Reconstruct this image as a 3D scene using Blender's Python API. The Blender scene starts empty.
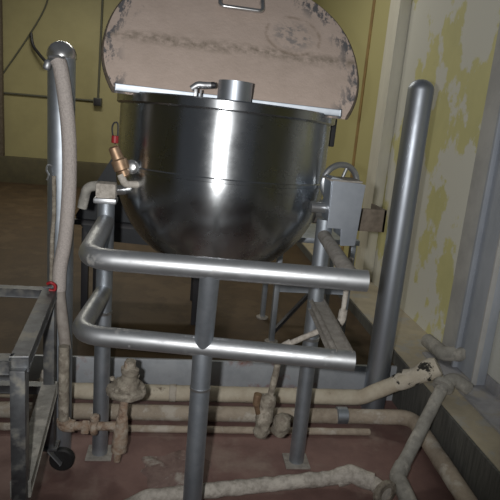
import bpy, bmesh, math, random
from mathutils import Vector, Matrix, noise
random.seed(4)
C = bpy.context.scene.collection
PI = math.pi
# ------------------------------------------------------------------ camera
F = 560.0; H = 1.5
N = Vector((-205, 2300, F)).normalized()
V = Vector((-65, -142, F)); V -= N * N.dot(V); V.normalize()
R = N.cross(V)
if R.x < 0: R = -R
M = Matrix((R, V, -N))                       # image axes (x right, y down, z ahead) -> world
EYE = Vector((0, 0, H))

def ray(px, py): return M @ Vector((px - 250, py - 250, F))
def at(px, py, y=None, z=None, x=None):      # a photo point on a known world plane
    d = ray(px, py)
    t = y / d.y if y is not None else (z - H) / d.z if z is not None else x / d.x
    return EYE + d * t

cam_d = bpy.data.cameras.new('camera'); cam = bpy.data.objects.new('camera', cam_d); C.objects.link(cam)
cam_d.sensor_width = 36; cam_d.lens = 36 * F / 500; cam_d.clip_start = 0.05
ex, ey, ez = M.col[0].copy(), M.col[1].copy(), M.col[2].copy()
cm = Matrix((ex, -ey, -ez)).transposed().to_4x4(); cm.translation = EYE
cam.matrix_world = cm
bpy.context.scene.camera = cam

# ------------------------------------------------------------------ materials
def rgb(r, g, b): return (r, g, b, 1)
def mat(name, c1, c2=None, rough=0.6, metal=0.0, scale=12, detail=6, lo=0.4, hi=0.65, bump=0.0, bscale=60, aniso=0.0,
        r2=None, c3=None, s3=4, lo3=0.52, hi3=0.6, stretch=(1, 1, 1)):
    metal = metal * (.90 if metal == 1 and not aniso else 1)
    m = bpy.data.materials.new(name); m.use_nodes = True
    nt = m.node_tree; nd = nt.nodes; ln = nt.links; b = nd['Principled BSDF']
    b.inputs['Base Color'].default_value = rgb(*c1); b.inputs['Roughness'].default_value = rough
    b.inputs['Metallic'].default_value = metal
    tc = nd.new('ShaderNodeTexCoord'); mp = nd.new('ShaderNodeMapping'); mp.inputs['Scale'].default_value = stretch
    ln.new(tc.outputs['Object'], mp.inputs['Vector'])
    def nz(sc, dt=6):
        n = nd.new('ShaderNodeTexNoise'); n.inputs['Scale'].default_value = sc; n.inputs['Detail'].default_value = dt
        n.inputs['Roughness'].default_value = 0.65
        ln.new(mp.outputs[0], n.inputs['Vector']); return n
    def ramp(src, a, z):
        r = nd.new('ShaderNodeMapRange'); r.inputs['From Min'].default_value = a; r.inputs['From Max'].default_value = z
        ln.new(src, r.inputs['Value']); return r.outputs['Result']
    col = None
    if c2 is not None:
        f = ramp(nz(scale, detail).outputs['Fac'], lo, hi)
        mx = nd.new('ShaderNodeMix'); mx.data_type = 'RGBA'
        mx.inputs['A'].default_value = rgb(*c1); mx.inputs['B'].default_value = rgb(*c2)
        ln.new(f, mx.inputs['Factor']); col = mx.outputs['Result']
        if r2 is not None:
            mr = nd.new('ShaderNodeMix'); mr.inputs['A'].default_value = rough; mr.inputs['B'].default_value = r2
            ln.new(f, mr.inputs['Factor']); ln.new(mr.outputs['Result'], b.inputs['Roughness'])
    if c3 is not None:
        f3 = ramp(nz(s3, 8).outputs['Fac'], lo3, hi3)
        m3 = nd.new('ShaderNodeMix'); m3.data_type = 'RGBA'
        if col: ln.new(col, m3.inputs['A'])
        else: m3.inputs['A'].default_value = rgb(*c1)
        m3.inputs['B'].default_value = rgb(*c3); ln.new(f3, m3.inputs['Factor']); col = m3.outputs['Result']
        if metal > 0:
            mm = nd.new('ShaderNodeMix'); mm.inputs['A'].default_value = metal; mm.inputs['B'].default_value = 0.0
            ln.new(f3, mm.inputs['Factor']); ln.new(mm.outputs['Result'], b.inputs['Metallic'])
    if col: ln.new(col, b.inputs['Base Color'])
    if bump:
        bp = nd.new('ShaderNodeBump'); bp.inputs['Strength'].default_value = bump; bp.inputs['Distance'].default_value = 0.01
        ln.new(nz(bscale, 5).outputs['Fac'], bp.inputs['Height']); ln.new(bp.outputs[0], b.inputs['Normal'])
    if aniso:
        b.inputs['Anisotropic'].default_value = aniso; b.inputs['Anisotropic Rotation'].default_value = .25
        tg = nd.new('ShaderNodeTangent'); tg.direction_type = 'RADIAL'; tg.axis = 'Z'
        ln.new(tg.outputs[0], b.inputs['Tangent'])
    return m

KETTLE = mat('kettle_steel', (.50, .52, .54), (.42, .44, .46), rough=.23, r2=.34, metal=1, scale=5, aniso=.75, stretch=(1, 1, 1))
BRIGHT = mat('bright_steel', (.62, .63, .64), (.5, .5, .5), rough=.28, metal=1, scale=20)
RAIL = mat('rail_steel', (.53, .55, .57), (.43, .44, .46), rough=.42, r2=.55, metal=1, scale=22, c3=(.30, .28, .25), s3=9, lo3=.60, hi3=.70)
POST = mat('post_steel', (.46, .50, .56), (.38, .41, .46), rough=.42, r2=.50, metal=1, scale=10, stretch=(1, 1, .3))
LEG = mat('leg_steel', (.46, .50, .55), (.36, .40, .45), rough=.50, metal=1, scale=14)
ARM = mat('chalky_arm_paint', (.33, .31, .28), (.22, .20, .18), rough=.75, scale=30, bump=.25)
DUST = mat('white_scale', (.54, .50, .45), (.34, .31, .27), rough=.9, scale=40, bump=.6, bscale=90, c3=(.60, .56, .50), s3=14, lo3=.5, hi3=.62)
RUST = mat('scaled_rust', (.30, .21, .15), (.40, .35, .29), rough=.9, scale=38, bump=.7, bscale=80, c3=(.16, .10, .07), s3=22, lo3=.54, hi3=.64)
CRUST = mat('floor_crust', (.24, .17, .15), (.17, .11, .10), rough=.9, scale=18, bump=.5, c3=(.42, .38, .34), s3=8, lo3=.54, hi3=.64)
GRIME = mat('grey_grime', (.30, .27, .22), (.19, .16, .13), rough=.92, scale=45, bump=.7, bscale=90, c3=(.40, .36, .30), s3=20)
LAG = mat('beige_lagging', (.55, .50, .40), (.45, .39, .30), rough=.85, scale=12, bump=.25, bscale=60, c3=(.20, .16, .12), s3=16, lo3=.62, hi3=.70)
LAGTORN = mat('torn_lagging', (.62, .57, .48), (.50, .45, .36), rough=.9, scale=20, bump=.4, c3=(.03, .028, .025), s3=14, lo3=.54, hi3=.57)
PIPEGREY = mat('painted_grey_pipe', (.33, .32, .29), (.23, .22, .20), rough=.8, scale=22, bump=.3, c3=(.42, .40, .36), s3=9)
PIPETAN = mat('painted_tan_pipe', (.40, .34, .27), (.28, .23, .18), rough=.85, scale=18, bump=.35, c3=(.48, .44, .38), s3=9)
BRASS = mat('tarnished_brass', (.42, .29, .19), (.30, .19, .12), rough=.5, metal=.7, scale=40)
RED = mat('red_plastic', (.30, .015, .02), rough=.5)
DARK = mat('dark_metal', (.025, .025, .03), rough=.5)
BLACK = mat('black_rubber', (.012, .012, .013), rough=.6)
SLATE = mat('slate_plastic', (.035, .04, .048), (.026, .03, .036), rough=.55, scale=8)
CARTM = mat('cart_steel', (.20, .21, .22), (.14, .14, .15), rough=.5, metal=.9, scale=16, c3=(.20, .19, .16), s3=10, lo3=.5, hi3=.65)
HOSE = mat('braided_hose', (.52, .47, .44), (.38, .34, .32), rough=.5, scale=160, bump=.5, bscale=220)
TUBE = mat('tan_tube', (.33, .30, .27), (.24, .21, .19), rough=.7, scale=30)
PANEL = mat('gearbox_panel', (.50, .54, .60), (.42, .46, .52), rough=.42, metal=.85, scale=9)
BRACK = mat('brown_bracket', (.16, .13, .10), (.10, .08, .06), rough=.7, scale=30)
SHEET = mat('curb_sheet', (.50, .53, .57), (.40, .43, .47), rough=.5, metal=.3, scale=9, c3=(.28, .10, .07), s3=3.2, lo3=.52, hi3=.62)
ANGLE = mat('steel_angle', (.40, .40, .42), (.31, .31, .33), rough=.7, metal=.2, scale=14, c3=(.36, .34, .31), s3=8)
COLUMN = mat('painted_column', (.42, .45, .50), (.34, .37, .42), rough=.6, metal=.25, scale=7, c3=(.30, .20, .13), s3=6, lo3=.68, hi3=.74, stretch=(1, 1, .35))
LEDGE = mat('ledge_concrete', (.44, .39, .29), (.35, .31, .235), rough=.85, scale=6, bump=.15, c3=(.36, .35, .32), s3=7)
DARKFACE = mat('dark_curb', (.12, .12, .11), (.07, .07, .065), rough=.8, scale=14, stretch=(1, 6, .6))
WHITEPAINT = mat('off_white_paint', (.74, .72, .62), (.66, .64, .55), rough=.7, scale=9, stretch=(1, 1, .3))
YELLOW = mat('yellow_wall', (.41, .37, .19), (.365, .33, .17), rough=.6, scale=2.5)
def near_only(m, y0):
    nt = m.node_tree; nd = nt.nodes; ln = nt.links; b = nd['Principled BSDF']
    src = b.inputs['Base Color'].links[0].from_socket
    tc = nd.new('ShaderNodeTexCoord'); sp = nd.new('ShaderNodeSeparateXYZ'); ln.new(tc.outputs['Object'], sp.inputs[0])
    r = nd.new('ShaderNodeMapRange'); r.inputs['From Min'].default_value = y0; r.inputs['From Max'].default_value = y0 + .02; ln.new(sp.outputs['Y'], r.inputs['Value'])
    mx = nd.new('ShaderNodeMix'); mx.data_type = 'RGBA'; ln.new(r.outputs[0], mx.inputs['Factor']); ln.new(src, mx.inputs['A']); mx.inputs['B'].default_value = (.52, .48, .23, 1)
    ln.new(mx.outputs['Result'], b.inputs['Base Color'])
PEEL = mat('peeling_wall', (.62, .59, .29), (.55, .53, .26), rough=.6, scale=3, c3=(.66, .66, .60), s3=1.3, lo3=.475, hi3=.495, stretch=(1, 1, .8))
near_only(PEEL, 4.3)
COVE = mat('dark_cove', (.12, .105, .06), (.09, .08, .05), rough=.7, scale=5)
BROWN = mat('brown_floor', (.075, .046, .022), (.055, .034, .017), rough=.7, scale=5, bump=.05, c3=(.09, .058, .03), s3=3)
OCHRE = mat('ochre_stain', (.36, .24, .09), (.26, .17, .07), rough=.7, scale=8)
STRIP = mat('grey_cover_strip', (.46, .46, .45), (.38, .38, .38), rough=.7, scale=6, c3=(.33, .22, .14), s3=5, lo3=.66, hi3=.72)
CONDUIT = mat('grey_conduit', (.11, .11, .08), rough=.6)
REDFLOOR = mat('red_floor', (.22, .13, .115), (.155, .09, .08), rough=.6, r2=.75, scale=4, bump=.12, bscale=40, c3=(.27, .20, .17), s3=2.6, lo3=.52, hi3=.66)

def lid_material():
    m = bpy.data.materials.new('dusty_lid'); m.use_nodes = True
    nt = m.node_tree; nd = nt.nodes; ln = nt.links; b = nd['Principled BSDF']; b.inputs['Roughness'].default_value = .8
    tc = nd.new('ShaderNodeTexCoord'); sp = nd.new('ShaderNodeSeparateXYZ'); ln.new(tc.outputs['Object'], sp.inputs[0])
    def nz(sc, st=(1, 1, 1)):
        mp = nd.new('ShaderNodeMapping'); mp.inputs['Scale'].default_value = st; ln.new(tc.outputs['Object'], mp.inputs['Vector'])
        n = nd.new('ShaderNodeTexNoise'); n.inputs['Scale'].default_value = sc; n.inputs['Detail'].default_value = 8
        n.inputs['Roughness'].default_value = .7; ln.new(mp.outputs[0], n.inputs['Vector']); return n.outputs['Fac']
    def mr(src, a, z, c=0., d=1.):
        r = nd.new('ShaderNodeMapRange'); r.inputs['From Min'].default_value = a; r.inputs['From Max'].default_value = z
        r.inputs['To Min'].default_value = c; r.inputs['To Max'].default_value = d
        ln.new(src, r.inputs['Value']); return r.outputs['Result']
    def op(o, a, b_):
        n = nd.new('ShaderNodeMath'); n.operation = o
        for i, v in enumerate((a, b_)):
            if isinstance(v, (int, float)): n.inputs[i].default_value = v
            else: ln.new(v, n.inputs[i])
        return n.outputs[0]
    def mix(f, a, c):
        n = nd.new('ShaderNodeMix'); n.data_type = 'RGBA'; ln.new(f, n.inputs['Factor'])
        for k, v in (('A', a), ('B', c)):
            if isinstance(v, tuple): n.inputs[k].default_value = rgb(*v)
            else: ln.new(v, n.inputs[k])
        return n.outputs['Result']
    base = mix(mr(nz(7), .35, .68), (.70, .57, .495), (.60, .485, .415))
    # smudged stripe across the lid
    d = op('ADD', sp.outputs['Y'], op('MULTIPLY', op('SUBTRACT', nz(5), .5), .09))
    d = op('ABSOLUTE', op('SUBTRACT', d, LIDBAND), 0)
    stripe = op('MULTIPLY', mr(d, .0, .05, 1., 0.), mr(nz(26), .40, .60))
    base = mix(op('MULTIPLY', stripe, .75), base, (.20, .165, .12))
    # bare metal rubbed through near the round edge
    rr = nd.new('ShaderNodeVectorMath'); rr.operation = 'LENGTH'; ln.new(tc.outputs['Object'], rr.inputs[0])
    edge = op('MULTIPLY', mr(rr.outputs['Value'], LIDR * .84, LIDR * .97), mr(nz(17, (1.6, .6, 1)), .50, .56))
    base = mix(op('MULTIPLY', edge, .95), base, (.13, .135, .15))
    # one rubbed round patch
    off = nd.new('ShaderNodeVectorMath'); off.operation = 'DISTANCE'; ln.new(tc.outputs['Object'], off.inputs[0]); off.inputs[1].default_value = (.245, .17, 0)
    patch = op('MULTIPLY', mr(off.outputs['Value'], .05, .10, 1., 0.), mr(nz(20), .47, .56))
    base = mix(op('MULTIPLY', patch, .7), base, (.22, .22, .23))
    ring = op('MULTIPLY', mr(op('ABSOLUTE', op('SUBTRACT', off.outputs['Value'], .115), 0), .0, .012, 1., 0.), mr(nz(14), .42, .55))
    base = mix(op('MULTIPLY', ring, .5), base, (.25, .18, .12))
    ln.new(base, b.inputs['Base Color'])
    bp = nd.new('ShaderNodeBump'); bp.inputs['Strength'].default_value = .25; bp.inputs['Distance'].default_value = .01
    ln.new(nz(45), bp.inputs['Height']); ln.new(bp.outputs[0], b.inputs['Normal'])
    return m
LIDR = .506; LIDBAND = .045
LID = lid_material()

# ------------------------------------------------------------------ mesh helpers
def link(name, bm, m, parent=None, angle=38):
    bmesh.ops.recalc_face_normals(bm, faces=bm.faces[:])
    for f in bm.faces: f.smooth = True
    for e in bm.edges:
        if len(e.link_faces) == 2 and e.calc_face_angle(0) > math.radians(angle): e.smooth = False
    me = bpy.data.meshes.new(name); bm.to_mesh(me); bm.free()
    me.materials.append(m)
    o = bpy.data.objects.new(name, me); C.objects.link(o)
    if parent:
        o.parent = parent
        w = parent.matrix_basis if not parent.parent else parent.parent.matrix_basis @ parent.matrix_basis
        me.transform(w.inverted())
    return o
def centre(o):                                   # put the origin at the thing's base
    vs = [v.co for v in o.data.vertices]
    lo = Vector([min(v[i] for v in vs) for i in range(3)]); hi = Vector([max(v[i] for v in vs) for i in range(3)])
    c = Vector(((lo.x + hi.x) / 2, (lo.y + hi.y) / 2, lo.z)); o.data.transform(Matrix.Translation(-c)); o.location = c
    return o
def tag(o, label, cat, group=None):
    o['label'] = label; o['category'] = cat
    if group: o['group'] = group
    return o
def thing(name, label, cat, loc=(0, 0, 0), group=None):
    o = bpy.data.objects.new(name, None); o.empty_display_size = .05; C.objects.link(o); o.location = loc
    return tag(o, label, cat, group)
def struct(name, bm, m):
    o = link(name, bm, m); o['kind'] = 'structure'; return o

def fillet(pts, r, n=7):
    pts = [Vector(p) for p in pts]
    if r <= 0 or len(pts) < 3: return pts
    out = [pts[0]]
    for i in range(1, len(pts) - 1):
        a, b, c = pts[i - 1], pts[i], pts[i + 1]
        u, w = (a - b), (c - b)
        lu, lw = u.length, w.length; u.normalize(); w.normalize()
        ang = u.angle(w)
        if ang > PI - .05: out.append(b); continue
        d = min(r / math.tan(ang / 2), lu * .48, lw * .48)
        p0, p1 = b + u * d, b + w * d
        for k in range(n + 1):
            t = k / n; out.append(p0 * (1 - t) ** 2 + b * 2 * t * (1 - t) + p1 * t * t)
    out.append(pts[-1]); return out
def resample(pts, step):
    out = [pts[0]]
    for a, b in zip(pts, pts[1:]):
        n = max(1, int((b - a).length / step))
        for k in range(1, n + 1): out.append(a.lerp(b, k / n))
    return out
def spline(pts, n=8):
    pts = [Vector(p) for p in pts]; P = [pts[0]] + pts + [pts[-1]]; out = []
    for i in range(1, len(P) - 2):
        for k in range(n):
            t = k / n; a, b, c, d = P[i - 1], P[i], P[i + 1], P[i + 2]
            out.append(.5 * ((2 * b) + (c - a) * t + (2 * a - 5 * b + 4 * c - d) * t * t + (3 * b - a - 3 * c + d) * t ** 3))
    out.append(pts[-1]); return out
def tube(pts, r, seg=20, bend=0, bm=None, rough=0, caps=True, step=.012, freq=28):
    bm = bm or bmesh.new()
    pts = fillet(pts, bend) if bend else [Vector(p) for p in pts]
    if rough: pts = resample(pts, step)
    rad = r if isinstance(r, (list, tuple)) else [r] * len(pts)
    up = None; rings = []
    for i, p in enumerate(pts):
        t = (pts[min(i + 1, len(pts) - 1)] - pts[max(i - 1, 0)]).normalized()
        if up is None:
            up = t.orthogonal().normalized()
        else:
            up = (up - t * up.dot(t)).normalized()
        s = t.cross(up); ring = []
        for k in range(seg):
            a = 2 * PI * k / seg; dv = up * math.cos(a) + s * math.sin(a)
            rr = rad[i]
            q = p + dv * rr
            if rough: q = p + dv * rr * (1 + rough * noise.noise(q * freq))
            ring.append(bm.verts.new(q))
        rings.append(ring)
    for a, b in zip(rings, rings[1:]):
        for k in range(seg): bm.faces.new((a[k], a[(k + 1) % seg], b[(k + 1) % seg], b[k]))
    if caps:
        bm.faces.new(rings[0][::-1]); bm.faces.new(rings[-1])
    return bm
def lathe(prof, c=(0, 0, 0), axis=(0, 0, 1), seg=28, bm=None, rough=0, freq=30):
    """prof: (radius, height) pairs along the axis from c"""
    bm = bm or bmesh.new(); c = Vector(c); q = Vector((0, 0, 1)).rotation_difference(Vector(axis).normalized())
    rings = []
    for r, h in prof:
        if r < 1e-6: rings.append([bm.verts.new(c + q @ Vector((0, 0, h)))]); continue
        ring = []
        for k in range(seg):
            a = 2 * PI * k / seg; p = c + q @ Vector((r * math.cos(a), r * math.sin(a), h))
            if rough:
                ctr = c + q @ Vector((0, 0, h)); p = ctr + (p - ctr) * (1 + rough * noise.noise(p * freq))
            ring.append(bm.verts.new(p))
        rings.append(ring)
    for a, b in zip(rings, rings[1:]):
        if len(a) == 1 and len(b) == 1: continue
        for k in range(seg):
            if len(a) == 1: bm.faces.new((a[0], b[k], b[(k + 1) % seg]))
            elif len(b) == 1: bm.faces.new((a[k], a[(k + 1) % seg], b[0]))
            else: bm.faces.new((a[k], a[(k + 1) % seg], b[(k + 1) % seg], b[k]))
    for ring, rev in ((rings[0], True), (rings[-1], False)):
        if len(ring) > 1: bm.faces.new(ring[::-1] if rev else ring)
    return bm
def fine(prof, n=5):
    out = []
    for (a, b), (c, d) in zip(prof, prof[1:]):
        for k in range(n): out.append((a + (c - a) * k / n, b + (d - b) * k / n))
    out.append(prof[-1]); return out
def box(lo, hi, bm=None, bev=0, rot=None, piv=None):
    bm = bm or bmesh.new(); lo, hi = Vector(lo), Vector(hi)
    t = bmesh.new(); bmesh.ops.create_cube(t, size=1)
    for v in t.verts: v.co = Vector([(lo[i] + hi[i]) / 2 + v.co[i] * (hi[i] - lo[i]) for i in range(3)])
    if bev: bmesh.ops.bevel(t, geom=t.edges[:], offset=bev, segments=2, affect='EDGES', profile=.6)
    if rot is not None:
        p = Vector(piv) if piv else (lo + hi) / 2
        for v in t.verts: v.co = rot @ (v.co - p) + p
    join(bm, t); return bm
def bar(a, b, w, h, up=(0, 0, 1), bev=.003, bm=None):
    """square bar from a to b"""
    bm = bm or bmesh.new(); a, b = Vector(a), Vector(b); d = b - a; L = d.length; d.normalize()
    u = Vector(up); u = (u - d * u.dot(d)).normalized(); s = d.cross(u)
    t = bmesh.new(); bmesh.ops.create_cube(t, size=1)
    for v in t.verts: v.co = (a + b) / 2 + d * v.co.x * L + s * v.co.y * w + u * v.co.z * h
    if bev: bmesh.ops.bevel(t, geom=t.edges[:], offset=bev, segments=2, affect='EDGES', profile=.6)
    join(bm, t); return bm
def join(bm, t):
    me = bpy.data.meshes.new('tmp'); t.to_mesh(me); t.free(); bm.from_mesh(me); bpy.data.meshes.remove(me)
def prism(poly, y0, y1, bm=None, bev=0):
    """polygon in world XZ given an even depth from y0 to y1"""
    t = bmesh.new()
    a = [t.verts.new((x, y0, z)) for x, z in poly]; b = [t.verts.new((x, y1, z)) for x, z in poly]
    t.faces.new(a); t.faces.new(b[::-1])
    for i in range(len(poly)): j = (i + 1) % len(poly); t.faces.new((a[j], a[i], b[i], b[j]))
    bmesh.ops.recalc_face_normals(t, faces=t.faces[:])
    if bev: bmesh.ops.bevel(t, geom=t.edges[:], offset=bev, segments=2, affect='EDGES')
    bm = bm or bmesh.new(); join(bm, t); return bm
def hexnut(c, axis, r, h, bm=None): return lathe([(r * .9, 0), (r, h * .12), (r, h * .88), (r * .9, h)], c, axis, seg=6, bm=bm)

# ------------------------------------------------------------------ the place
YC = 2.75; ZF = .20; WX = 1.575; LX = 1.262; LZ = .27; YB = 8.8
struct('floor_pit', box((-3.2, -.6, -.08), (LX + .02, YC + .02, 0)), REDFLOOR)
struct('floor_back', box((-6, YC + .02, ZF - .1), (LX + .3, YB + .2, ZF)), BROWN)
struct('trim_1', box((-3.2, YC, -.02), (LX, YC + .02, ZF + .006), bev=.004), SHEET)           # sheet metal face of the back curb
struct('trim_2', box((LX - .012, -.6, -.02), (LX, YB, LZ - .004)), DARKFACE)                   # inner face of the right ledge
struct('trim_3', box((LX, -.6, -.05), (WX + .02, YB, LZ)), LEDGE)                             # the ledge along the right wall
struct('wall_right', box((WX, -.6, -.05), (WX + .15, YB, 3.2)), PEEL)
struct('wall_back', box((-6, YB, 0), (WX + .15, YB + .15, 3.6)), YELLOW)
struct('wall_left', box((-3.55, -.6, 0), (-3.4, YB, 3.4)), YELLOW)
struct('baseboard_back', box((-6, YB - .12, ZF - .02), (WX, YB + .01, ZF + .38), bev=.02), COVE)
struct('trim_4', box((WX - .085, 4.20, LZ - .01), (WX + .01, 4.42, 3.2), bev=.012), WHITEPAINT)  # pilaster
bm = box((WX - .006, 5.05, LZ), (WX + .01, 5.12, 3.2)); struct('trim_5', bm, OCHRE)               # rusty stripe of a wall joint

# steel angle along the foot of the right wall
bm = box((WX - .17, .2, LZ - .002), (WX - .004, 2.80, LZ + .012), bev=.003)
box((WX - .012, .2, LZ), (WX - .002, 2.86, LZ + .075), bm=bm, bev=.003)
o = centre(link('steel_angle', bm, ANGLE)); tag(o, 'grey steel angle lying along the foot of the peeling right wall', 'steel angle')

# steel column at the right edge
t = thing('steel_column', 'tall grey-blue steel column with raised lip against the right wall', 'column', (WX - .05, 2.52, LZ))
link('web', box((WX - .06, 2.40, LZ + .014), (WX - .013, 2.62, 3.1), bev=.004), COLUMN, t)
link('lip', box((WX - .085, 2.40, LZ + .014), (WX - .058, 2.412, 3.1), bev=.002), STRIP, t)
link('lip', box((WX - .085, 2.60, LZ + .014), (WX - .058, 2.62, 3.1), bev=.004), COLUMN, t)
struct('trim_6', box((WX - .03, 2.64, LZ), (WX + .005, 2.86, 3.1), bev=.004), STRIP)

# pipe elbow low on the wall
t = thing('wall_pipe', 'grey painted pipe stub with an elbow low on the right wall', 'pipe', at(458, 345, x=1.46))
link('elbow', tube([(1.545, 2.56, .38), (1.465, 2.68, .327), (1.455, 2.86, .327)], .040, bend=.06), PIPEGREY, t)

# ------------------------------------------------------------------ kettle
KX, KY = .162, 2.42; KR = .445; ZR = 1.522; ZS = 1.235
kt = thing('steam_kettle', 'large round stainless steel jacketed kettle with dusty lid propped open', 'kettle', (KX, KY, ZS - .42))
def arc(r0, z0, rx, rz, a0, a1, n): return [(r0 + rx * math.cos(math.radians(a0 + (a1 - a0) * k / n)), z0 + rz * math.sin(math.radians(a0 + (a1 - a0) * k / n))) for k in range(n + 1)]
prof = [(0, -.42)] + [(KR * math.sin(math.radians(k * 3.)), -.43 * math.cos(math.radians(k * 3.))) for k in range(1, 30)] + [(KR, 0), (KR - .002, .012), (KR - .003, .03)]
zz = ZR - ZS
prof += [(KR - .003, .03 + (zz - .07) * k / 10) for k in range(1, 11)]
prof += [(KR - .01, zz - .005), (KR - .03, zz - .005), (KR - .03, .05)] + [((KR - .03) * math.cos(math.radians(a)), .05 - .40 * math.sin(math.radians(a))) for a in range(6, 90, 6)] + [(0, -.35)]
bmk = lathe(prof, (0, 0, 0), seg=96)
kb = link('kettle_body', bmk, KETTLE); kb.parent = kt; kb.location = (0, 0, .42)
# seam bead
rb = lathe([(KR - .006, -.012), (KR + .002, -.006), (KR + .002, .006), (KR - .006, .014)], (KX, KY, ZS + .006), seg=96)
link('weld_bead', rb, KETTLE, kt)
rim = lathe([(KR - .035, zz - .03), (KR + .004, zz - .036), (KR + .012, zz - .030), (KR + .012, zz - .002), (KR + .006, zz + .003), (KR - .03, zz + .003), (KR - .035, zz)], (KX, KY, ZS), seg=96)
link('rim_band', rim, KETTLE, kt)

# lid: a round plate cut straight at the hinge, tilted up and away
TILT = math.radians(48); CH = -.25
hy, hz = KY - .275, ZR + .005
# lid
lid_m = Matrix.Translation((0, 0, 0))
def lid_pts(R_, off=0):
    ch = CH; a0 = math.asin(ch / R_); pts = []
    n = 64
    for k in range(n + 1):
        a = a0 + (PI - 2 * a0) * k / n; sy = R_ * math.sin(a)
        q = 1 if sy < 0 else 2 / 2.3
        cx_ = R_ * math.copysign(abs(math.cos(a)) ** q, math.cos(a))
        pts.append((cx_, sy if sy < 0 else R_ * 1.04 * math.sin(a) ** q))
    return pts
lid = bpy.data.objects.new('lid', None)
LM = Matrix.Translation((KX, hy, hz)) @ Matrix.Rotation(TILT, 4, 'X') @ Matrix.Translation((0, -CH, 0))
tb = bmesh.new(); P = lid_pts(LIDR)
top = [tb.verts.new((x, y, .0)) for x, y in P]; bot = [tb.verts.new((x, y, -.022)) for x, y in P]
tb.faces.new(top); tb.faces.new(bot[::-1])
for i in range(len(P)): j = (i + 1) % len(P); tb.faces.new((top[j], top[i], bot[i], bot[j]))
bmesh.ops.bevel(tb, geom=[e for e in tb.edges if e.calc_face_angle(0) > 1.2], offset=.006, segments=3, affect='EDGES')
C.objects.link(lid); bpy.data.objects.remove(lid)
lid = link('lid', tb, LID); lid.parent = kt
lid.matrix_basis = Matrix.Translation(-kt.location) @ LM
def lidpart(name, bm, m):
    o = link(name, bm, m); o.parent = lid; return o
# handle: a flat bail lying towards the hinge
hb = tube([(-.07, .34, .004), (-.07, .34, .03), (-.07, .25, .036), (.11, .25, .036), (.11, .34, .03), (.11, .34, .004)], .0085, bend=.022, seg=12)
lidpart('lid_handle', hb, BRIGHT)
ed = bmesh.new(); P2 = lid_pts(LIDR + .001)
ed = tube([(x, y, -.012) for x, y in P2], .010, seg=10); lidpart('edge_band', ed, BRACK)
# hinge strip along the straight edge
hs = bar((KX - .435, hy - .005, hz + .005), (KX + .412, hy - .005, hz + .005), .02, .026, bev=.004)
link('hinge_strip', hs, LEG, kt)
# tube stub on the rim
c = at(230, 103, y=KY - KR - .005); yr = KY - KR + .03
cx = c.x
link('overflow_tube', lathe([(.036, 0), (.061, .0), (.061, .070), (.056, .070), (.056, .004)], (cx + .003, KY - KR + .065, ZR), seg=40), POST, kt)
# latch on the rim
c = at(192, 95, y=KY - KR + .03)
lb = bar((c.x - .006, c.y, ZR), (c.x - .006, c.y, ZR + .028), .012, .022, up=(0, 1, 0)); lb = bar((c.x + .012, c.y, ZR), (c.x + .012, c.y, ZR + .028), .006, .022, up=(0, 1, 0), bm=lb)
tube(spline([(c.x - .022, c.y, ZR + .026), (c.x, c.y, ZR + .042), (c.x + .02, c.y, ZR + .044), (c.x + .045, c.y, ZR + .046)]), .012, seg=12, bm=lb, rough=.25)
lt = link('latch', lb, RAIL, kt)
link('latch_knob', lathe([(.004, 0), (.011, .003), (.011, .014), (.006, .018)], (c.x + .043, c.y, ZR + .046), (1, 0, .1), seg=14), DARK, lt)
# brackets under the rim
link('hinge_bracket', box((KX + KR - .02, KY - .02, ZR - .12), (KX + KR + .032, KY + .05, ZR + .0), bev=.006), DARK, kt)
# trunnion bosses
link('trunnion', lathe([(.02, 0), (.055, 0), (.055, .05), (.038, .055), (.038, .10)], (KX + KR - .03, KY - .05, 1.12), (1, 0, 0)), BRIGHT, kt)

# brass safety valve at the left of the kettle
yv = KY - .30; SH = -5.0; DY = 2.0
a = at(127 + SH, 181 + DY, y=yv); b_ = at(114 + SH, 150 + DY, y=yv)
ax = (b_ - a); L = ax.length
sv = link('safety_valve', lathe(fine([(.012, 0), (.020, .006), (.020, L * .22), (.030, L * .26), (.030, L * .55), (.022, L * .6), (.020, L * .95), (.012, L)], 2), a, ax, seg=20, rough=.06), BRASS, kt); sv['label'] = 'tarnished brass safety valve'
c = at(115.5 + SH, 143 + DY, y=yv); rt_ = link('red_tag', lathe([(.010, -.014), (.013, -.012), (.013, .012), (.010, .014)], c, (0, 0, 1), seg=16), RED, sv); rt_['label'] = 'red tag'
wp = [at(q[0] + SH, q[1] + DY, y=yv) for q in ((116, 148), (113, 138), (112.5, 130), (115, 126), (118, 128), (118, 142))]
link('pull_ring', tube(spline(wp), .003, seg=8), DARK, sv)
c = at(133 + SH, 171 + DY, y=yv - .01)
link('gauge_cap', lathe([(.022, 0), (.027, .006), (.027, .014), (.020, .020), (.010, .022), (0, .022)], c + Vector((0, .03, 0)), (-.1, -1, .1), seg=24), BRIGHT, kt)
link('outlet_elbow', tube([at(122 + SH, 178 + DY, y=yv - .01), at(127 + SH, 188 + DY, y=yv - .01), at(143 + SH, 187 + DY, y=yv + .02)], .014, bend=.02, seg=14, rough=.1), DUST, sv)

kt.rotation_euler.x = -math.radians(2.0); kt.rotation_euler.y = math.radians(1.4)

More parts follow.
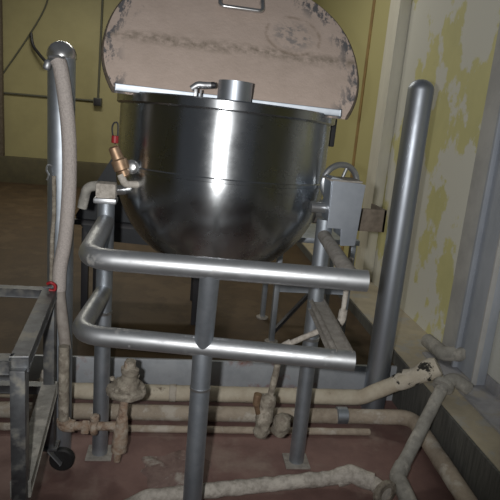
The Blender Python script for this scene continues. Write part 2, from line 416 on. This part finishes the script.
# ------------------------------------------------------------------ kettle stand
RF = Vector((.585, 2.172, 0)); LF = Vector((-.284, 2.22, 0)); TR = .033
ks = thing('kettle_stand', 'welded tubular steel stand with two front rails carrying the kettle', 'stand', (.15, 2.0, 0))
ZU, ZL = 1.04, .75
def leg(p, zt, m):
    o = link('leg', tube([(p.x, p.y, .008), (p.x, p.y, zt)], TR, seg=28), m, ks); return o
l = leg(RF, 1.115, LEG)
link('foot_plate', box((RF.x - .055, RF.y - .055, 0), (RF.x + .055, RF.y + .055, .009), bev=.002), ARM, l)
link('weld_collar', lathe([(TR, -.008), (TR + .003, -.006), (TR + .003, .006), (TR, .008)], (RF.x, RF.y, .60), seg=28), BRIGHT, l)
l = leg(LF, 1.125, LEG)
link('foot_plate', box((LF.x - .055, LF.y - .055, 0), (LF.x + .055, LF.y + .055, .009), bev=.002), ARM, l)
link('weld_collar', lathe([(TR, -.008), (TR + .003, -.006), (TR + .003, .006), (TR, .008)], (LF.x, LF.y, .66), seg=28), BRIGHT, l)
UL = at(86, 258, z=ZU); UR = at(367, 281, z=ZU); LL = at(77, 334, z=ZL); LR = at(354, 361, z=ZL)
UC = UL.lerp(UR, .44); CF = Vector((UC.x, UC.y, 0))
LCx = LL + (LR - LL) * ((CF.x - LL.x) / (LR.x - LL.x))
l = link('leg', tube([(CF.x, LCx.y + .005, .008), (CF.x, LCx.y + .005, ZL)], TR, seg=28), LEG, ks)
link('foot_plate', box((CF.x - .055, LCx.y - .05, 0), (CF.x + .055, LCx.y + .06, .009), bev=.002), ARM, l)
link('weld_collar', lathe([(TR, -.005), (TR + .002, -.004), (TR + .002, .004), (TR, .005)], (CF.x, LCx.y + .005, .60), seg=28), BRIGHT, l)
link('strut', tube([(CF.x, UC.y, ZU), (CF.x, LCx.y, ZL)], TR * .93, seg=28), LEG, ks)
link('upper_rail', tube([(LF.x, LF.y, ZU), UL, UR], TR, bend=.10, seg=28), RAIL, ks)
link('lower_rail', tube([(LF.x, LF.y, ZL), LL, LR], TR, bend=.10, seg=28), RAIL, ks)
ua = UR.lerp(UL, .05); la = LR.lerp(LL, .04)
link('side_arm', tube([(RF.x, RF.y, ZU + .01), (ua.x, ua.y, ZU)], .026, seg=20, rough=.05), ARM, ks)
link('side_arm', bar((RF.x + .005, RF.y - .01, ZL + .005), (la.x, la.y, ZL + .008), .05, .036, bev=.012), ARM, ks)

# bearing block on the left leg with its steam elbow
bb = link('bearing_block', box((LF.x - .038, LF.y - .04, 1.135), (LF.x + .040, LF.y + .03, 1.195), bev=.012), DUST, ks); bb['label'] = 'chalky bearing block'
link('saddle', box((LF.x - .045, LF.y - .045, 1.115), (LF.x + .043, LF.y + .03, 1.137), bev=.008), RAIL, bb)
link('steam_elbow', tube([(LF.x - .03, LF.y, 1.18), at(87, 187, y=LF.y), at(82, 208, y=LF.y)], .019, bend=.04, seg=16, rough=.1), PIPEGREY, bb)
link('trunnion_shaft', tube([(LF.x + .03, LF.y, 1.166), (LF.x + .13, LF.y + .06, 1.166)], .02, seg=18), BRIGHT, bb)

# ------------------------------------------------------------------ gearbox with hand wheel
yg = 2.06
gp = [at(*q, y=yg) for q in ((333, 180), (366, 185), (355, 246), (340, 246), (341, 229), (327, 228))]
poly = [(p.x, p.z) for p in gp]
gx = sum(p[0] for p in poly) / 6
gb = thing('tilt_gearbox', 'boxy grey gearbox with curved hand wheel right of the kettle', 'gearbox', (gx, yg + .08, poly[2][1]))
link('cover_plate', prism(poly, yg, yg + .008, bev=.002), PANEL, gb)
inner = [(x + (gx - x) * .05, z + (1.16 - z) * .04) for x, z in poly]
q0 = at(327, 228, y=yg)
link('housing', prism([(poly[0][0] - .004, poly[0][1] + .01), (poly[1][0] - .008, poly[1][1]), (poly[2][0] - .008, poly[2][1] + .03), (poly[3][0], poly[3][1] + .03), (poly[4][0], poly[4][1] + .02), (poly[5][0] + .004, poly[5][1] + .02)], yg + .009, yg + .12, bev=.004), LEG, gb)
tp = box((poly[0][0] - .012, yg + .0, poly[1][1] + .004), (poly[1][0] - .012, yg + .125, poly[1][1] + .012), bev=.004); link('top_plate', tp, ARM, gb)
wc = at(340, 183, y=yg + .16); wr = .078
wb = tube([wc + Vector((wr * math.cos(a) , .03 * math.cos(a), wr * .95 * math.sin(a))) for a in [2 * PI * k / 48 for k in range(48)]] + [wc + Vector((wr, .03, 0))], .0125, seg=12, rough=0)
wh = link('hand_wheel', wb, RAIL, gb)
for a in (70, 190, 310):
    a = math.radians(a); link('spoke', tube([wc, wc + Vector((wr * math.cos(a), .03 * math.cos(a), wr * .95 * math.sin(a)))], .007, seg=10), RAIL, wh)
link('hub', lathe([(.015, -.02), (.018, -.015), (.018, .015), (.015, .02)], wc, (0, 1, 0), seg=16), RAIL, wh)
link('drive_shaft', lathe([(.022, 0), (.022, .12)], (poly[0][0] - .055, yg + .08, 1.165), (1, 0, 0), seg=20), BRIGHT, gb)
b0 = at(364, 207, y=yg + .2); b1 = at(380, 230, y=yg + .2)
br = box((b0.x - .03, yg + .15, b1.z), (b1.x, yg + .165, b0.z), bev=.002); br = box((b1.x - .012, yg + .15, b1.z), (b1.x, yg + .32, b0.z), bm=br, bev=.002)
link('mounting_bracket', br, BRACK, gb)

# ------------------------------------------------------------------ posts
pp = at(420, 100, y=2.655); PR = .061
zt = at(420, 79, y=2.655).z
o = lathe([(PR, 0)] + [(PR, zt * k / 6 - .05 * k / 6) for k in range(1, 7)] + [(PR * math.cos(math.radians(a)) if a < 88 else 0, zt - .05 + .05 * math.sin(math.radians(a))) for a in range(12, 97, 12)][:7] + [(0, zt)], (0, 0, 0), seg=40)
o = link('pipe_post', o, POST); o.location = (pp.x - .003, 2.655, 0)
tag(o, 'tall round-topped steel post standing by the right wall', 'post')

PL = at(61.5, 100, y=2.24); zt = at(63, 41, y=2.24).z; pr = .050
t = thing('pipe_post', 'tall domed steel post at left with the braided hose tied along it', 'post', (PL.x, 2.24, 0))
link('tube', tube([(PL.x, 2.24, 0), (PL.x, 2.24, zt - .06)], pr, seg=36), LEG, t)
link('domed_cap', lathe([(pr + .003, -.006), (pr + .004, 0)] + [((pr + .004) * math.cos(math.radians(a)), (pr + .004) * math.sin(math.radians(a))) for a in range(10, 90, 10)] + [(0, pr + .004)], (PL.x, 2.24, zt - pr - .004), seg=36), BRIGHT, t)
c = at(49, 172, y=2.19)
link('hook', tube(spline([at(52, 166, y=2.19), at(48, 165, y=2.185), at(46.5, 170, y=2.185), at(48.5, 175, y=2.185), at(47, 180, y=2.185)]), .004, seg=8), BRIGHT, t)

# hose in front of the left post
yh = 2.155
hp = [at(*q, y=yh) for q in ((57, 59), (60, 66), (64, 90), (68, 125), (69.5, 160), (68.5, 200), (65, 240), (60, 268), (59, 290))]
hs_ = thing('braided_hose', 'translucent braided hose running down the front of the left post', 'hose', hp[-1])
link('hose', tube(spline(hp), .0265, seg=20), HOSE, hs_)
hp2 = [at(*q, y=yh) for q in ((59, 284), (60, 300), (63, 325), (65.5, 348))]
link('rubber_tail', tube(spline(hp2), .0225, seg=18), TUBE, hs_)
cl = tube([at(49, 57, y=yh - .03), at(58, 56.5, y=yh - .032), at(64, 58, y=yh - .02)], .005, seg=8, rough=.2); link('clamp', cl, BRIGHT, hs_)
cl = lathe(fine([(.008, -.018), (.014, -.01), (.014, .01), (.008, .018)], 2), at(47.5, 65, y=yh), (.3, 0, 1), seg=14, rough=.2); link('coupling', cl, RAIL, hs_)
# thin rusty pipe between post and hose
rp = [at(*q, y=2.178) for q in ((54, 176), (54, 212), (52.5, 236), (51.5, 262), (51, 284))]
o = centre(link('thin_pipe', tube(spline(rp), .008, seg=12, rough=.25), GRIME)); tag(o, 'thin rusty pipe squeezed between the left post and the hose', 'pipe')

# ------------------------------------------------------------------ left steam valve assembly
ya = 2.07
sa = thing('steam_trap', 'scaled steam trap and valve below the lower left rail', 'steam trap', at(120, 462, y=ya))
v0 = at(64, 346, y=ya + .03); v1 = at(63.5, 426, y=ya + .02); v2 = at(121, 426, y=ya)
link('riser', tube([v0, v1 + Vector((0, 0, .02))], .0205, seg=18, rough=.08), GRIME, sa)
link('elbow', tube([v1 + Vector((0, 0, .03)), v1, v1 + Vector((.045, 0, 0))], .026, bend=.03, seg=18, rough=.14), RUST, sa)
link('branch', tube([v1 + Vector((.03, 0, 0)), v2], .018, seg=18, rough=.1), RUST, sa)
ub = hexnut(at(82, 427, y=ya + .01), (1, 0, -.02), .030, .03); lathe([(.027, 0), (.034, .006), (.034, .022), (.026, .028)], at(91, 427, y=ya + .01), (1, 0, 0), bm=ub, seg=20, rough=.1)
link('union', ub, RUST, sa)
link('small_tap', lathe(fine([(.013, 0), (.013, .035), (.018, .04), (.018, .055), (.006, .06)], 2), at(95, 427, y=ya + .005), (0, -.2, 1), seg=14, rough=.1), RUST, sa)
tb0 = at(117, 461, y=ya); tb1 = at(129, 362, y=ya)
axv = tb1 - tb0; L = axv.length
link('trap_pipe', lathe(fine([(.014, 0), (.016, .03), (.016, .045), (.03, .05), (.033, .09), (.03, .13), (.026, .16), (.024, .20), (.018, .215), (.018, L)], 4), tb0, axv, seg=18, rough=.16), RUST, sa)
lc = at(127, 388, y=ya)
link('trap_body', lathe(fine([(.02, -.035), (.05, -.03), (.074, -.022), (.078, -.004), (.076, .006), (.050, .014), (.044, .034), (.034, .04), (.03, .06), (.034, .066), (.034, .085), (.022, .09), (.020, .12)], 3), lc, (.1, 0, 1), seg=26, rough=.20, freq=24), GRIME, sa)
for k in range(4):
    a = PI / 4 + k * PI / 2 + .3; link('bolt', hexnut(lc + Vector((.07 * math.cos(a), .07 * math.sin(a), .016)), (0, 0, 1), .011, .014), GRIME, sa)

# ------------------------------------------------------------------ right trap with thin drop pipe
yb = 2.06
ds = thing('drop_pipe', 'chalky thin pipe bending down to a crusted strainer beside right leg', 'pipe', at(272, 446, y=yb))
pts = [at(351, 258, y=yb + .04), at(342, 318, y=yb + .04), at(319, 331, y=yb), at(284, 346, y=yb), at(270, 398, y=yb)]
link('upper_pipe', tube(pts[:2] + [at(334, 326, y=yb + .03)], .0105, bend=.02, seg=14, rough=.15), DUST, ds)
link('elbow', tube([at(343.5, 310, y=yb + .04), at(341.5, 321, y=yb + .04), at(333, 327, y=yb + .03)], .0175, bend=.025, seg=14, rough=.2), DUST, ds)
link('cross_pipe', tube([at(336, 325, y=yb + .03), at(319, 331, y=yb), at(286, 345, y=yb)], .0115, seg=14, rough=.15), DUST, ds)
link('elbow', tube([at(291, 343, y=yb), at(282, 347, y=yb), at(279.5, 357, y=yb)], .0175, bend=.03, seg=14, rough=.2), DUST, ds)
link('drop', tube([at(281, 350, y=yb), at(270, 398, y=yb)], .0135, seg=14, rough=.1), GRIME, ds)
c = at(270, 398, y=yb)
link('strainer_body', lathe(fine([(.016, .03), (.030, .02), (.033, -.01), (.028, -.03), (.034, -.05), (.036, -.09), (.030, -.12), (.034, -.14), (.026, -.16), (.010, -.17)], 4), at(268, 401, y=yb), (.10, 0, 1), seg=20, rough=.24, freq=34), GRIME, ds)
link('strainer_leg', lathe(fine([(.016, -.05), (.030, -.04), (.036, -.01), (.036, .03), (.026, .045), (.014, .05)], 3), at(281, 425, y=yb - .01), (.25, -.1, 1), seg=18, rough=.26, freq=34), GRIME, ds)
link('valve_handle', tube(spline([at(258, 413, y=yb - .02), at(256.5, 404, y=yb - .03), at(258, 394, y=yb - .03)]), [.010] * 8 + [.016] * 9, seg=14, rough=.15), BRASS, ds)

# ------------------------------------------------------------------ pipes along the back of the pit
o = thing('lagged_pipe', 'beige lagged pipe along back curb rising into the right corner', 'pipe', (.3, 2.57, .07))
e1 = at(440, 366, z=.36)
link('lagging', tube([(-1.4, 2.57, .112), (1.0, 2.57, .112), (e1.x - .02, e1.y - .0, .355)], .040, bend=.08, seg=24, rough=.06, freq=14), LAG, o)
dl = Vector((e1.x - .02 - 1.0, e1.y - 2.57, .355 - .112)).normalized(); te = Vector((e1.x - .02, e1.y, .355))
link('torn_lagging', lathe(fine([(.0405, -.22), (.043, -.18), (.046, -.10), (.049, -.05), (.050, -.01), (.044, .012), (.02, .012)], 3), te, dl, seg=24, rough=.22, freq=22), LAGTORN, o)
for x in (-.62, .02, .66): link('joint_band', lathe([(.040, -.018), (.044, -.014), (.044, .014), (.040, .018)], (x, 2.57, .112), (1, 0, 0), seg=24), PIPETAN, o)
o = thing('return_pipe', 'lower grey pipe along back curb turning forward at the right', 'pipe', (.3, 2.50, 0))
link('run', tube([(-1.4, 2.495, .045), (.95, 2.495, .045), (1.212, 2.40, .10), (1.185, 1.76, .10), (1.165, 1.2, .10)], .038, bend=.10, seg=24, rough=.06, freq=14), PIPETAN, o)
link('coupling', lathe([(.036, -.03), (.043, -.026), (.043, .026), (.036, .03)], (.88, 2.495, .05), (1, 0, 0), seg=24), LEG, o)
o = centre(link('thin_floor_pipe', tube([(-1.4, 2.395, .018), (1.0, 2.395, .018)], .017, seg=16, rough=.1), PIPETAN)); tag(o, 'thin tan pipe lying on red floor in front of back pipes', 'pipe')

# scaled pipe across the floor
o = thing('floor_pipe', 'white scaled pipe with flange crossing the red floor in front', 'pipe', (.3, 1.9, 0))
a0 = at(148, 497, z=.05); a1 = at(330, 478, z=.05); a2 = at(352, 474, z=.075); a3 = at(372, 482, z=.06); a4 = at(386, 494, z=.06)
link('run', tube([a0 + Vector((-.1, -.06, -.02)), a0, a1, a2, a3, a4], .030, bend=.04, seg=20, rough=.16, freq=26), DUST, o)
link('elbow', tube([a1 + Vector((.03, 0, .0)), a2, a3], .037, bend=.03, seg=20, rough=.14), DUST, o)
d = (a4 - a3).normalized()
link('flange', lathe([(.03, 0), (.052, 0), (.055, .006), (.055, .022), (.050, .026), (.030, .026), (.030, .004)], a4 - d * .02, d, seg=28, rough=.06), GRIME, o)
a5 = a4 + d * .05 + Vector((.03, 0, 0))
cr = bmesh.new(); cc = at(176, 470, z=0)
vs_ = []
for k in range(60):
    a = 2 * PI * k / 60; r_ = 1 + .5 * noise.noise(Vector((math.cos(a) * 1.7, math.sin(a) * 1.7, 3)))
    vs_.append((cc.x + .15 * r_ * math.cos(a), cc.y + .13 * r_ * math.sin(a)))
tv = cr.verts.new((cc.x, cc.y, .006)); ri = [cr.verts.new((cc.x + (x - cc.x) * .93, cc.y + (y - cc.y) * .93, .006 + .004 * noise.noise(Vector((x * 30, y * 30, 0))))) for x, y in vs_]; ro = [cr.verts.new((x, y, -.001)) for x, y in vs_]
for k in range(60):
    j = (k + 1) % 60; cr.faces.new((tv, ri[k], ri[j])); cr.faces.new((ri[k], ro[k], ro[j], ri[j]))
o = centre(link('scale_crust', cr, CRUST)); tag(o, 'flat grey scale crust on the red floor near white pipe', 'crust'); o['kind'] = 'stuff'
# slanted pipe from the floor to the ledge
s0 = at(397, 477, z=.075); s1 = at(443, 386, z=.335)
o = thing('slanted_pipe', 'grey pipe slanting from floor up to the flange on ledge', 'pipe', (s0.x, s0.y, 0))
link('run', tube([s0, s1], .029, seg=20, rough=.05, freq=20), PIPEGREY, o)
s2 = at(408, 500, z=.05)
link('elbow', tube([s0 + (s1 - s0) * .12, s0, s2, s2 + (s2 - s0)], .035, bend=.05, seg=20, rough=.08), PIPEGREY, o)
d = (s1 - s0).normalized()
link('flange', lathe([(.029, -.012), (.048, -.01), (.05, .008), (.046, .016), (.03, .02)], s1, d, seg=28), PIPEGREY, o)
link('ledge_stub', tube([s1, s1 + d * .05 + Vector((.03, 0, 0)), (s1.x + .14, s1.y + .02, LZ + .045)], .032, bend=.04, seg=20), PIPEGREY, o)

# ------------------------------------------------------------------ steel cart at lower left
ct = thing('steel_cart', 'worn steel tube cart frame on castors at lower left', 'cart', (-.75, 1.78, 0))
zc = .79; xr = -.435; yb_, yf = 2.06, 1.47; xl = -1.15
bk = at(50, 288, z=zc); fr = at(19, 358, z=zc)
xb, xf = bk.x, fr.x
def rail(n, a, b, w=.042): return link(n, bar(a, b, w, w, bev=.004), CARTM, ct)
rail('top_rail', (xb, bk.y, zc - .02), (xf, fr.y, zc - .02))
rail('top_rail', (xb - .75, bk.y, zc - .02), (xb - .02, bk.y, zc - .02), .034)
rail('top_rail', (xf - .75, fr.y, zc - .02), (xf - .02, fr.y, zc - .02))
lo = at(56, 385, x=(xb + xf) / 2 - .0); zlo = at(22, 470, y=fr.y).z
zlo = .37
link('lower_rail', bar((xb, bk.y, zlo), (xf, fr.y, zlo), .05, .05, bev=.004), PIPEGREY, ct)
rail('lower_rail', (xb - .75, bk.y, zlo), (xb - .02, bk.y, zlo), .034)
for (x, y) in ((xb, bk.y), (xf, fr.y), (xb - .75, bk.y), (xf - .75, fr.y)):
    l = link('leg', bar((x, y, .115), (x, y, zc - .03), .042, .042, up=(0, 1, 0), bev=.004), CARTM, ct)
    cs = link('castor', box((x - .035, y - .035, .105), (x + .035, y + .035, .115), bev=.002), CARTM, ct)
    dx, dy = .05, .02
    fk = bar((x + .0, y - .022, .108), (x + dx, y - .022, .045), .03, .004); bar((x, y + .024, .108), (x + dx, y + .024, .045), .03, .004, bm=fk)
    link('fork', fk, RAIL, cs)
    link('wheel', lathe([(.012, -.016), (.044, -.016), (.050, -.010), (.050, .010), (.044, .016), (.012, .016)], (x + dx, y, .05), (0, 1, 0), seg=32), BLACK, cs)
c = at(52, 286, y=bk.y - .02)
o = centre(link('red_clip', tube(spline([c + Vector((-.014, -.012, .012)), c + Vector((.0, -.016, .018)), c + Vector((.014, -.012, .006)), c + Vector((.010, -.012, -.014)), c + Vector((-.008, -.012, -.012))]), .006, seg=10), RED)); tag(o, 'small red clip on the back corner of the cart', 'clip')
# curved grey tap behind the cart
yt = 2.36
o = thing('drain_tap', 'small grey bent tap pipe behind the cart near back pipes', 'tap', at(38, 412, y=yt))
link('bent_pipe', tube([at(35, 408, y=yt), at(36, 385, y=yt), at(47, 374, y=yt), at(49, 350, y=yt)], .012, bend=.03, seg=12, rough=.1), GRIME, o)
link('tap_body', lathe(fine([(.012, -.02), (.022, -.012), (.022, .012), (.012, .02)], 2), at(46, 374, y=yt - .01), (.3, 0, 1), seg=14, rough=.2), DUST, o)

# ------------------------------------------------------------------ things further back
# conduits on the back wall
yw = YB - .015
j = at(98, 102, y=yw)
cb = tube([at(104, -30, y=yw), at(98, 100, y=yw)], .016, seg=10); o = centre(link('wall_conduit', cb, CONDUIT)); tag(o, 'dark vertical conduit dropping to the junction box on back wall', 'conduit')
cb = tube([at(-30, 90, y=yw), at(96, 101, y=yw)], .016, seg=10); o = centre(link('wall_conduit', cb, CONDUIT)); tag(o, 'dark level conduit crossing back wall behind the left post', 'conduit')
jb = thing('junction_box', 'small dark junction box where conduits meet on back wall', 'junction box', j)
link('box', box((j.x - .06, yw - .07, j.z - .06), (j.x + .06, yw + .03, j.z + .06), bev=.01), CONDUIT, jb)
link('cover', box((j.x - .05, yw - .078, j.z - .05), (j.x + .05, yw - .069, j.z + .05), bev=.003), DARK, jb)
cb = tube(spline([at(50, -20, y=yw), at(46, 5, y=yw), at(30, 34, y=yw), at(4, 72, y=yw), at(-15, 98, y=yw)]), .012, seg=8); o = centre(link('wall_cable', cb, CONDUIT)); tag(o, 'thin cable sloping down across the yellow back wall at left', 'cable')
cb = tube(spline([at(31, 33, y=yw - .03), at(33, 45, y=yw - .06), at(39, 54, y=yw - .1), at(46, 62, y=yw - .14)]), .022, seg=8); o = centre(link('cable_end', cb, DARK)); tag(o, 'short dark cable end hanging from the sloping wall cable', 'cable')
a = at(1, 100, y=yw)
o = centre(link('wall_post', box((a.x - .2, yw - .1, ZF + .3), (a.x + .045, yw, 3.4), bev=.01), BRACK)); tag(o, 'dark brown upright on the back wall at the left edge', 'upright')

# dark hopper behind the kettle
yo = 3.25
tp = [at(*q, y=yo) for q in ((74, 217), (113, 156), (165, 146), (215, 215), (190, 250), (92, 240))]
o = thing('waste_hopper', 'dark slate tipping hopper on a black frame behind kettle left', 'hopper', (tp[0].x + .3, yo + .3, ZF))
link('tub', prism([(p.x, p.z) for p in tp], yo, yo + .55, bev=.01), SLATE, o)
zb = at(100, 240, y=yo).z
for x in (tp[0].x + .06, tp[3].x - .08):
    for y in (yo + .04, yo + .5): link('leg', bar((x, y, ZF), (x, y, zb + .06), .04, .04, up=(0, 1, 0)), DARK, o)
bz = at(90, 222, y=yo - .02)
link('cross_bar', bar((tp[0].x - .02, yo - .02, bz.z), (tp[3].x, yo - .02, bz.z - .02), .03, .03), DARK, o)

# low stand behind the kettle
f1 = at(271, 342, z=ZF); 
o = thing('work_stand', 'small grey steel stand with braced legs behind the kettle', 'stand', (f1.x + .25, f1.y + .25, ZF))
zt = .82
x0, y0 = f1.x, f1.y; x1, y1 = x0 + .42, y0 + .40
for (x, y) in ((x0, y0), (x1, y0), (x0, y1), (x1, y1)):
    l = link('leg', bar((x, y, ZF + .01), (x, y, zt), .03, .045, up=(0, 1, 0)), LEG, o)
    link('foot', lathe([(.04, 0), (.04, .008), (.015, .02)], (x, y, ZF), seg=16), ARM, l)
zx = at(296, 289, y=y0).z
link('cross_rail', bar((x0, y0 + .02, zx), (x1, y0 + .02, zx), .02, .05), LEG, o)
link('cross_rail', bar((x0, y1, zx), (x1, y1, zx), .02, .05), LEG, o)
link('brace', bar((x0 + .01, y0 + .03, ZF + .05), (x1 - .05, y1 - .05, zx - .03), .012, .025), DARK, o)
link('stand_top', box((x0 - .03, y0 - .03, zt), (x1 + .03, y1 + .03, zt + .03), bev=.005), LEG, o)

# ------------------------------------------------------------------ light
def point(name, loc, e, r, col=(1, 1, 1)):
    l = bpy.data.lights.new(name, 'POINT'); l.energy = e; l.shadow_soft_size = r; l.color = col
    o = bpy.data.objects.new(name, l); C.objects.link(o); o.location = loc; return o
FL = EYE - ex * .095 - ey * .02 - ez * 0
l = bpy.data.lights.new('camera_flash', 'SPOT'); l.energy = 122; l.shadow_soft_size = .02; l.color = (1, .985, .96)
l.spot_size = math.radians(84); l.spot_blend = .62
o = bpy.data.objects.new('camera_flash', l); C.objects.link(o); o.location = FL
o.rotation_euler = ray(255, 165).to_track_quat('-Z', 'Y').to_euler()
def area(name, loc, e, sx, sy, col):
    l = bpy.data.lights.new(name, 'AREA'); l.shape = 'RECTANGLE'; l.size = sx; l.size_y = sy; l.energy = e; l.color = col
    o = bpy.data.objects.new(name, l); C.objects.link(o); o.location = loc; return o
area('overhead_fill', (-1.2, 6.6, 3.4), 42, 1.2, .3, (1, .95, .82))  # unseen overhead light standing in for the ambient on the back wall
area('overhead_fill', (.1, 4.6, 3.3), 16, 1.2, .3, (1, .95, .84))  # unseen fill added to lift the right wall, pilaster and back floor
w = bpy.data.worlds.new('world'); bpy.context.scene.world = w; w.use_nodes = True
bg = w.node_tree.nodes['Background']; bg.inputs['Color'].default_value = (.62, .66, .72, 1); bg.inputs['Strength'].default_value = .09
vs = bpy.context.scene.view_settings
vs.view_transform = 'Standard'; vs.look = 'None'; vs.exposure = 0.0; vs.gamma = 1.0; vs.use_curve_mapping = False
